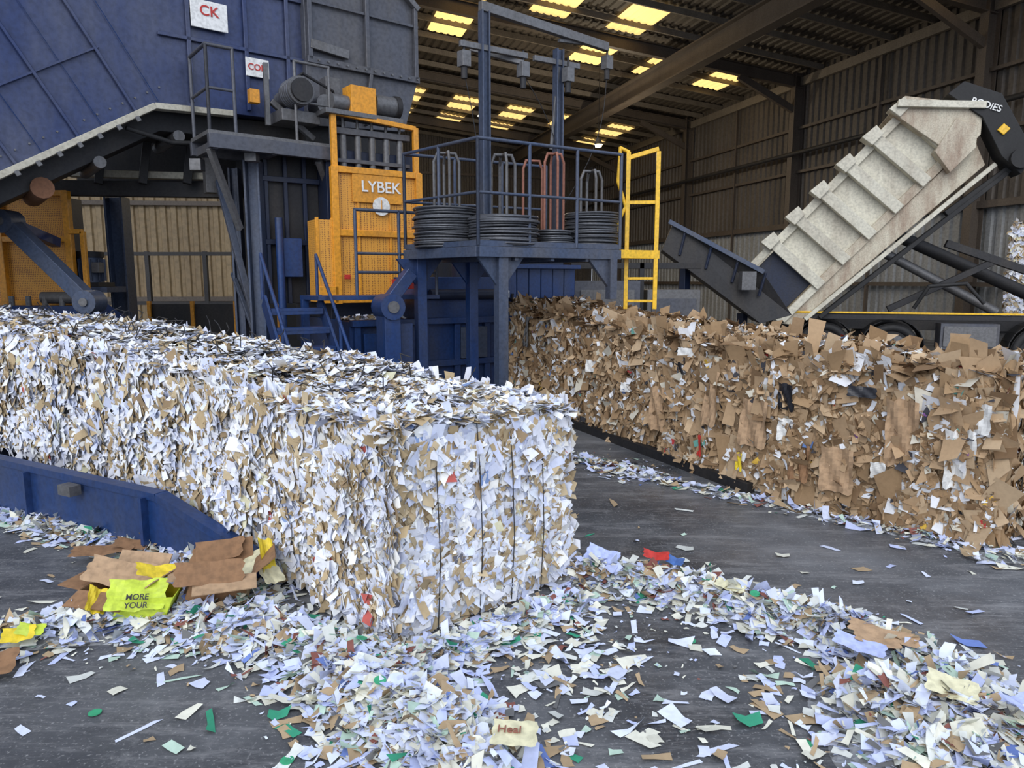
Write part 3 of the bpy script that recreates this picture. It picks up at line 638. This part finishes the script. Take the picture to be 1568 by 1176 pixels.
# ---------------------------------------------------------------- tipper truck
E=empty('tipper_truck'); 
Td=V(.95,-.312,0).normalized(); F=V(-Td.y,Td.x,0)
al=math.radians(48.2); cA,sA=math.cos(al),math.sin(al); e1=Td*cA+Z*sA; hd=Td*sA-Z*cA
B0=V(4.5,14.3,1.8)
def T(l,h,y=0): return B0+e1*l+hd*h+F*y
mb=MB(); Lb=4.15; Hb=1.15
def plate(pts,y,th,m): mb.prism([T(a,b,y) for a,b in pts],F*th,m)
plate([(.95,.05),(Lb,.05),(Lb,Hb),(.95,Hb)],.06,.04,TRUCKC); plate([(.05,.05),(Lb,.05),(Lb,Hb),(.05,Hb)],2.3,.04,TRUCKC)
plate([(0,Hb-.02),(Lb,Hb-.02),(Lb,Hb+.05),(0,Hb+.05)],.05,2.3,TRUCKC)
for a,b_ in(((0,0),(.95,0)),((0,0),(0,Hb)),((0,Hb),(.95,Hb)),((.95,0),(.95,Hb))): mb.beam(T(*a,.0),T(*b_,.0),.14,.15,TRUCKC,up=F)
plate([(.1,.1),(.9,.1),(.9,Hb-.1),(.1,Hb-.1)],.08,.03,DKBLUE)
mb.prism([T(0,0,.05),T(0,Hb,.05),T(0,Hb,2.35),T(0,0,2.35)],-e1*.06,TRUCKC)
for y in(.1,.85,1.6,2.3): mb.beam(T(-.08,.05,y),T(-.08,Hb,y),.08,.08,TRUCKC,up=F)
mb.beam(T(-.25,-.02,.0),T(.2,-.1,.0),.12,.12,TRUCKC,up=F)
mb.beam(T(.9,.03,.02),T(Lb,.03,.02),.16,.12,TRUCKC,up=F); mb.beam(T(0,.03,2.36),T(Lb,.03,2.36),.16,.12,TRUCKC,up=F)
mb.beam(T(0,Hb,.02),T(Lb,Hb,.02),.16,.14,TRUCKR,up=F)
for k in range(6):
    l=.95+k*.62
    mb.prism([T(l-.10,-.06,-.20),T(l+.10,-.06,-.20),T(l+.10,Hb+.06,-.14),T(l-.10,Hb+.06,-.14)],F*.22,TRUCKC)
    mb.prism([T(l-.14,-.20,-.26),T(l+.16,-.16,-.26),T(l+.13,.04,-.26),T(l-.13,.04,-.26)],F*.36,TRUCKC)
    mb.prism([T(l-.05,Hb,-.1),T(l+.05,Hb,-.1),T(l+.05,Hb+.3,.25),T(l-.05,Hb+.3,.25)],F*.05,TRUCKC)
mb.prism([T(Lb-.25,-.14,-.22),T(Lb+.08,-.16,-.22),T(Lb+.72,.92,-.22),T(Lb+.35,1.25,-.22),T(Lb-.15,Hb+.1,-.22)],F*2.7,TRUCKR)
mb.beam(T(Lb-.1,-.16,-.26),T(Lb+.72,.95,-.26),.12,.14,TRUCKC,up=F)
mb.prism([T(Lb-.3,Hb-.25,-.25),T(Lb+.3,.75,-.25),T(Lb+.42,1.1,-.25),T(Lb+.15,1.35,-.25),T(Lb-.4,1.35,-.25)],F*.3,TRUCKR)
mb.prism([T(Lb+.5,.35,-.28),T(Lb+.80,.40,-.28),T(Lb+1.0,1.0,-.28),T(Lb+.62,2.1,-.28),T(Lb+.25,2.2,-.28),T(Lb+.28,1.75,-.28),T(Lb+.55,1.05,-.28)],F*.5,BLACK)
mb.tube(T(Lb+.42,2.0,-.4),T(Lb+.42,2.0,.3),.17,BLACK,18); mb.box(T(Lb+.60,1.45,-.30),(.14,.03,.14),YELLOW,(e1,F,hd))
mb.beam(T(Lb+.42,2.05,0),T(Lb-.9,1.85,0),.12,.16,BLACK,up=F)
for y in(.0,.55,1.7): mb.prism([T(-.05,Hb+.05,y),T(Lb+.3,Hb+.1,y),T(Lb+.1,Hb+.55,y),T(.1,Hb+.25,y)],F*.12,TRUCKR if y==0 else GREYBL)
for k in range(8): mb.beam(T(.3+k*.5,Hb+.12,.1),T(.3+k*.5,Hb+.12,2.3),.08,.12,TRUCKC)
mb.beam(T(.3,Hb+.3,-.02),T(Lb+.2,Hb+.66,-.02),.08,.10,TRUCKC,up=F); mb.beam(T(.5,Hb+.46,-.0),T(Lb+.2,Hb+.90,-.0),.08,.22,BLACK,up=F)
def G2(x,y,z): return B0*1-Z*1.8+Td*x+F*y+Z*z
mb.tube(G2(6.2,1.1,1.1),T(2.6,Hb+.3,1.1),.12,DARK,16); mb.tube(G2(4.8,1.1,1.2),T(2.2,Hb+.3,1.1),.09,STEEL,14); mb.beam(G2(6.8,.5,1.3),G2(3.7,.5,2.5),.12,.14,DARK); mb.beam(G2(2.8,.5,1.25),G2(4.6,.5,2.2),.1,.12,DARK)
mb.pipe([G2(3.2,.2,1.3),G2(3.4,.1,1.7),G2(4.0,.1,1.75),G2(4.3,.1,1.4)],.035,BLACK)
mb.build('tipper_body',E,.008)
td_=(T(Lb+1.0,1.0)-T(Lb+.78,.4)).normalized()
text('body_lettering','BODIES',T(Lb+.72,.95,-.30),.15,td_,-(td_.cross(F)) if (td_.cross(-(td_.cross(F)))).dot(F)<0 else td_.cross(F),WHITE,E)
mb=MB()
for y in(.65,1.65): mb.beam(G2(.7,y,.98),G2(8.8,y,.98),.1,.26,DARK)
mb.beam(G2(.75,0,1.2),G2(8.6,0,1.2),.03,.035,YELLOW); mb.beam(G2(.75,.03,1.12),G2(8.6,.03,1.12),.04,.1,DARK)
mb.beam(G2(.7,0,.85),G2(.7,2.4,.85),.14,.2,DARK); mb.beam(G2(.7,0,.6),G2(.7,2.4,.6),.1,.12,TRUCKC)
for y in(.1,2.3): mb.box(G2(.66,y,.85),(.04,.18,.12),RED,(Td,F,Z))
for x in(1.65,2.85,5.3,6.5):
    for y in(.15,1.95):
        mb.tube(G2(x,y,.5),G2(x,y+.3,.5),.5,BLACK,32); mb.tube(G2(x,y-.02,.5),G2(x,y+.02,.5),.29,STEEL,24); mb.tube(G2(x,y-.07,.5),G2(x,y,.5),.1,DARK,14); mb.torus(G2(x,y+.02,.5),.42,.08,BLACK,F,32,8)
    mb.tube(G2(x,.2,.5),G2(x,2.2,.5),.08,DARK,10)
    pts=[G2(x+.56*math.cos(t),.3,.52+.56*math.sin(t)) for t in [math.pi*k/10 for k in range(11)]]
    for a,b_ in zip(pts[:-1],pts[1:]):
        dd=(b_-a).normalized(); mb.box((a+b_)/2,((b_-a).length,.45,.02),BLACK,(dd,F,dd.cross(F)))
mb.box(G2(4.1,.2,.78),(.95,.4,.48),GREYBL,(Td,F,Z)); mb.box(G2(4.1,-.01,.78),(.85,.04,.38),STEEL,(Td,F,Z))
mb.beam(G2(3.6,.05,.5),G2(4.6,.05,.5),.04,.08,STEEL)
cab=[G2(7.1,0,.55),G2(8.9,0,.55),G2(9.0,0,1.7),G2(8.75,0,2.9),G2(7.1,0,3.0)]
mb.prism(cab,F*2.4,TRUCKC); mb.prism([G2(7.6,-.02,1.8),G2(8.7,-.02,1.8),G2(8.5,-.02,2.7),G2(7.6,-.02,2.7)],F*.03,BLACK)
mb.build('chassis',E,.006)

# ---------------------------------------------------------------- floor litter
def dseg(x,y,s):
    x1,y1,x2,y2=s[:4]; dx,dy=x2-x1,y2-y1; t=np.clip(((x-x1)*dx+(y-y1)*dy)/(dx*dx+dy*dy+1e-9),0,1)
    return np.hypot(x-x1-t*dx,y-y1-t*dy)
SEG=[(.35,4.15,.95,3.92,.11,.12,720),(.95,3.92,1.75,3.35,.11,.13,1050),(1.75,3.35,1.95,3.1,.10,.10,300),
 (1.55,2.75,2.2,2.35,.16,.16,1750),(2.0,2.95,1.75,2.5,.15,.13,800),(1.45,2.45,1.9,2.2,.14,.12,700),
 (-1.15,3.35,-.5,3.0,.11,.12,900),(-.75,3.0,-.3,2.6,.14,.13,1100),(-.5,2.7,-.1,2.4,.12,.10,560),
 (-.45,3.15,.35,3.75,.08,.07,620),(.1,3.5,.5,3.1,.2,.012,90),
 (-3.7,5.2,-2.0,4.3,.09,.07,800),(-2.0,4.3,-1.35,3.55,.14,.10,700),(-2.6,3.4,-1.7,3.55,.11,.08,520),(-1.7,3.55,-1.2,3.35,.12,.1,360),
 (-4.6,5.6,-3.7,5.2,.12,.05,250),
 (.55,7.2,1.25,6.4,.12,.03,260),(1.3,6.3,3.1,4.6,.05,.04,280),(3.1,4.5,3.9,4.3,.09,.05,120)]
def H(x,y):
    h=0*x
    for s in SEG: h=np.maximum(h,s[5]*np.exp(-dseg(x,y,s)**2/(2*(s[4]*.85)**2)))
    return h
E=empty('shredded_paper_litter')
P=[];
for s in SEG:
    n=s[6]; t=rng.uniform(0,1,n); g=np.where(rng.uniform(size=n)<.88,1.0,1.9)
    x=s[0]+(s[2]-s[0])*t+rng.normal(size=n)*s[4]*g; y=s[1]+(s[3]-s[1])*t+rng.normal(size=n)*s[4]*g
    P.append(np.stack([x,y,H(x,y)*rng.uniform(.55,1.15,n)+.006],1))
n=190; x=rng.uniform(-3.5,4,n); y=rng.uniform(2.1,6.0,n); P.append(np.stack([x,y,0*x+.006],1))
n=210; x=rng.normal(size=n)*.6+.2; y=rng.normal(size=n)*.35+2.8; P.append(np.stack([x,y,0*x+.007],1))
P=np.concatenate(P); n=len(P)
PL=[(24,(.68,.73,.90)),(18,(.56,.62,.88)),(22,(.72,.71,.60)),(12,(.66,.68,.64)),(12,(.42,.31,.19)),(5,(.46,.60,.50)),(1.6,(.05,.30,.18)),(2.6,(.25,.10,.08)),(1,(.15,.22,.5)),(4,(.15,.15,.15))]  # mix darkened: greys put shadow between the scraps into the colours
flat=(P[:,2]<.02)
nn=np.tile([[0,0,1.]],(n,1)); nn[~flat]+=rng.normal(size=((~flat).sum(),3))*.38
L_=rng.uniform(.03,.13,n)*rng.uniform(.6,1.4,n); W_=np.minimum(L_,rng.uniform(.014,.07,n)*rng.uniform(.6,1.2,n))
flake_mesh('paper_scraps',P,nn,L_,W_,pick(n,PL),FLAKE,E,None,1,.1,.2,.28)
n=3200; s_i=rng.integers(0,len(SEG),n); sa=np.array([s[:5] for s in SEG])[s_i]; t=rng.uniform(0,1,n)
x=sa[:,0]+(sa[:,2]-sa[:,0])*t+rng.normal(size=n)*sa[:,4]*1.6; y=sa[:,1]+(sa[:,3]-sa[:,1])*t+rng.normal(size=n)*sa[:,4]*1.6
Pc=np.stack([x,y,H(x,y)+.008],1); flake_mesh('fine_crumbs',Pc,np.tile([[0,0,1.]],(n,1)),rng.uniform(.008,.03,n),rng.uniform(.005,.016,n),pick(n,PL),FLAKE,E,None,1,.2,.1,.3)
vs=[];fs=[];nx,ny=180,110
X=np.linspace(-5,4.3,nx);Y=np.linspace(1.8,7.6,ny);XX,YY=np.meshgrid(X,Y); HH=H(XX,YY)*.8-.014
vs=[(XX[j,i],YY[j,i],HH[j,i]) for j in range(ny) for i in range(nx)]
for j in range(ny-1):
    for i in range(nx-1):
        if max(HH[j,i],HH[j+1,i],HH[j,i+1],HH[j+1,i+1])>0: fs.append((j*nx+i,j*nx+i+1,(j+1)*nx+i+1,(j+1)*nx+i))
m=MB(); m.add(vs,fs,COREM,True); m.build('mound_base',E)
mb=MB()
DG=paint('green_card',(.04,.35,.17),.6,0,(.03,.25,.12),.2)
for x,y in((-1.75,2.75),(-.85,2.45),(1.15,2.55),(-2.05,3.75),(1.5,3.05),(-.55,2.75),(.9,3.35),(-1.55,3.3),(1.75,2.75),(-.7,3.1),(1.3,3.6)):
    z=float(H(np.array([x]),np.array([y]))[0])+.035; r_=Vector((random.uniform(-.25,.25),random.uniform(-.25,.25),1)).normalized()
    if z<.05: z=.006; r_=Z
    c=V(x,y,z); mb.tube(c,c+r_*.003,.026,DG,16)
mb.build('green_discs',E)

def sheet(mb,c,lx,ly,rot,tx,ty,m,fold=0.0,curl=.05):
    R=Matrix.Rotation(rot,3,'Z')@Matrix.Rotation(tx,3,'X')@Matrix.Rotation(ty,3,'Y'); n=8; vs=[]
    for j in range(n+1):
        for i in range(n+1):
            a=(i/n-.5)*lx; b=(j/n-.5)*ly; z=curl*math.sin(i*1.3+j*.7)*.3*ly+ (abs(a)*fold)
            e=1+.05*math.sin(i*2.1+j*1.7) if (i in(0,n) or j in(0,n)) else 1
            vs.append(Vector(c)+R@V(a*e,b*e,z))
    k=n+1; fs=[(j*k+i,j*k+i+1,(j+1)*k+i+1,(j+1)*k+i) for j in range(n) for i in range(n)]
    mb.add(vs,fs,m,False)
CB=paint('brown_cardboard',(.27,.145,.07),.8,0,(.16,.09,.05),.35); CB2=paint('inner_cardboard',(.44,.29,.17),.8,0,(.28,.18,.1),.3)
LIME=paint('lime_print',(.55,.68,.05),.5,0,(.8,.8,.5),.3); YP=paint('yellow_print',(.82,.62,.03),.5,0,(.5,.35,.05),.3); CRP=paint('cream_card',(.72,.68,.45),.6,0,(.5,.55,.5),.2)
def carton(c,sx,sy,sz,rot,m1,m2,flaps=True):
    mb=MB(); R=Matrix.Rotation(rot,3,'Z'); c=Vector(c)
    X=R@V(1,0,0);Yv=R@V(0,1,0); t=.006
    Zt=(Z+X*.45).normalized()
    mb.box(c+Z*t,(sx,sy,t),m2,(X,Yv,Z))
    mb.box(c-Yv*sy/2+Zt*sz/2,(sx,t,sz),m1,(X,Yv,Zt)); mb.box(c+Yv*sy/2+Zt*sz/2,(sx,t,sz*.9),m2,(X,Yv,Zt))
    mb.box(c-X*sx/2+Zt*sz/2,(t,sy,sz),m1,(X,Yv,Zt)); mb.box(c+X*sx/2+Zt*sz/2,(t,sy,sz),m1,(X,Yv,Zt))
    if flaps:
        a=(-Yv*.9-Z*.3).normalized(); mb.box(c-Yv*sy/2+Zt*sz+a*sy*.25,(sx,sy*.5,t),m2,(X,a,X.cross(a)))
        a=(X*.7+Z*.5).normalized(); mb.box(c+X*sx/2+Zt*sz+a*sx*.2,(sx*.4,sy*.95,t),m1,(a,Yv,a.cross(Yv)))
        a=(-X*.95+Z*.1).normalized(); mb.box(c-X*sx/2+Zt*sz+a*sx*.2,(sx*.4,sy*.95,t),m2,(a,Yv,a.cross(Yv)))
        a=(Yv*.5+Z*.6).normalized(); mb.box(c+Yv*sy/2+Zt*sz*.9+a*sy*.3,(sx*.96,sy*.6,t),m1,(X,a,X.cross(a)))
    return mb
mb=carton((-1.66,3.74,.06),.32,.24,.17,.35,CB,CB2); sheet(mb,(-1.62,3.62,.25),.34,.13,.3,.9,.1,CB,.1,.1); sheet(mb,(-1.70,3.95,.24),.30,.14,.1,.6,-.2,CB,.2,.1); mb.build('flattened_carton')
mb=carton((-2.18,3.70,.05),.34,.24,.12,-.2,CB2,CB); sheet(mb,(-2.15,3.72,.2),.36,.16,-.1,.6,.2,CB2,.15,.1); mb.build('flattened_carton')
mb=carton((-1.95,3.56,.07),.26,.18,.11,.15,LIME,YP,False); sheet(mb,(-1.95,3.50,.18),.28,.17,.2,.75,.1,LIME,.12,.12); sheet(mb,(-2.18,3.52,.14),.10,.16,.3,.5,.6,YP,.3,.1); sheet(mb,(-1.93,3.66,.24),.2,.1,.5,.4,.3,YP,.2,.1)
o=mb.build('lime_printed_carton')
text('print','MORE\nYOUR',(-1.93,3.45,.17),.042,V(.98,.15,0),V(-.03,.6,.8),DARK,o,.001)
mb=MB(); sheet(mb,(-1.40,3.86,.22),.09,.26,.5,.9,.5,YP,.4); sheet(mb,(-1.50,3.9,.2),.26,.16,.2,.5,-.3,CRP,.2); sheet(mb,(-1.36,3.8,.16),.14,.12,.9,.6,.2,CRP,.2); mb.build('torn_yellow_carton')
mb=MB(); sheet(mb,(-2.65,4.4,.07),.36,.14,.35,.15,0,CB,.1); sheet(mb,(-2.5,4.46,.09),.2,.1,.1,.3,.2,CB,.1); mb.build('brown_card_scrap')
mb=MB(); sheet(mb,(-2.42,3.27,.08),.14,.09,.4,.4,0,YP,.2); sheet(mb,(-2.38,3.3,.09),.12,.08,.2,.3,.2,LIME,.2); mb.build('yellow_packet')
mb=MB(); sheet(mb,(-2.40,3.05,.05),.2,.18,.4,.2,.1,CB,.2); mb.build('brown_card_scrap')
mb=MB(); sheet(mb,(1.78,3.2,.12),.30,.10,-.5,.2,.1,CB2,.1,.1); sheet(mb,(1.72,3.14,.11),.2,.08,-.3,.1,.1,CB2,.2); mb.build('brown_card_scrap')
BLP=paint('pale_blue_sheet',(.45,.52,.85),.6,0,(.7,.7,.85),.3)
mb=MB(); sheet(mb,(.01,2.45,.12),.17,.13,-.1,.12,0,CRP,.02,.02); o=mb.build('printed_card'); text('print','Heal',(-.01,2.46,.128),.05,V(1,-.1,0),V(.1,1,.12),PINK,o,.0015)
mb=MB(); sheet(mb,(.55,4.12,.14),.2,.12,-.5,.5,.2,BLP,.2); sheet(mb,(.86,4.05,.17),.15,.07,-.2,.4,.1,RED,.3); sheet(mb,(.97,4.02,.15),.10,.07,-.5,.3,.1,paint('blue_card',(.05,.15,.45)),.3); sheet(mb,(1.62,3.1,.12),.22,.10,-.6,.2,.1,BLP,.1); sheet(mb,(1.2,3.7,.14),.16,.08,-.6,.2,.1,CRP,.1); sheet(mb,(1.75,2.62,.2),.18,.12,-.6,.3,.1,CRP,.1); sheet(mb,(1.95,2.5,.2),.2,.1,.4,.2,.2,BLP,.2); mb.build('crumpled_wrappers')
mb=MB()
BL=paint('black_plastic',(.02,.02,.025),.35,0,(.1,.1,.1),.2)
def onL(t,v,out=.05):
    g=brown.at(np.array([t]))[0]; Lb=Vector(g[0:3]);Lt=Vector(g[6:9]);Rb=Vector(g[3:6]); r=(Rb-Lb).normalized(); return Lb.lerp(Lt,v)-r*out
for t,v,sx,sy,m_ in((.03,.5,.18,.42,WHITE),(.02,.75,.2,.2,WHITE),(.12,.82,.2,.08,BL),(.2,.72,.16,.22,BL),(.2,.5,.12,.18,WHITE),(.26,.2,.08,.16,YP),(.33,.22,.07,.2,RED),(.37,.75,.12,.28,BL),(.36,.9,.2,.08,WHITE),(.5,.5,.12,.1,WHITE),(.80,.75,.09,.4,BL),(.66,.4,.1,.12,WHITE),(.14,.3,.25,.35,CB2),(.24,.5,.28,.4,CB2),(.31,.6,.2,.5,CB2),(.08,.6,.22,.5,CB2),(.42,.4,.2,.45,CB2),(.18,.3,.18,.3,CB),(.6,.6,.14,.14,WHITE),(.1,.35,.1,.12,WHITE)):
    c=onL(t,v,.06); g=brown.at(np.array([t]))[0]; r=Vector(g[3:6])-Vector(g[0:3]); r.z=0; r.normalize()
    sheet(mb,c,sx,sy,math.atan2(r.y,r.x)-math.pi/2,math.pi/2+random.uniform(-.15,.15),random.uniform(-.4,.4),m_,.15,.12)
mb.build('packaging_fragments',bpy.data.objects['cardboard_bale_row'])

# ---------------------------------------------------------------- light, world, camera
wd=bpy.data.worlds.new('overcast_sky'); S.world=wd; wd.use_nodes=True; nt=wd.node_tree; bg=nt.nodes['Background']
bg.inputs[0].default_value=(.74,.83,1.0,1); bg.inputs[1].default_value=1.38
sd=bpy.data.lights.new('soft_daylight','SUN'); sd.energy=1.8; sd.angle=math.radians(50); sd.color=(1,.97,.93)
so=bpy.data.objects.new('soft_daylight',sd); S.collection.objects.link(so)
so.rotation_euler=V(.18,.80,-.52).to_track_quat('-Z','Y').to_euler()
cd=bpy.data.cameras.new('camera'); cd.sensor_width=36; cd.lens=24.96; cd.clip_end=200; cd.clip_start=.05
co=bpy.data.objects.new('camera',cd); S.collection.objects.link(co); co.location=(0,0,1.8); co.rotation_euler=(math.radians(90-8.27),0,0)
S.camera=co
S.view_settings.view_transform='Standard'
S.view_settings.exposure=0.0
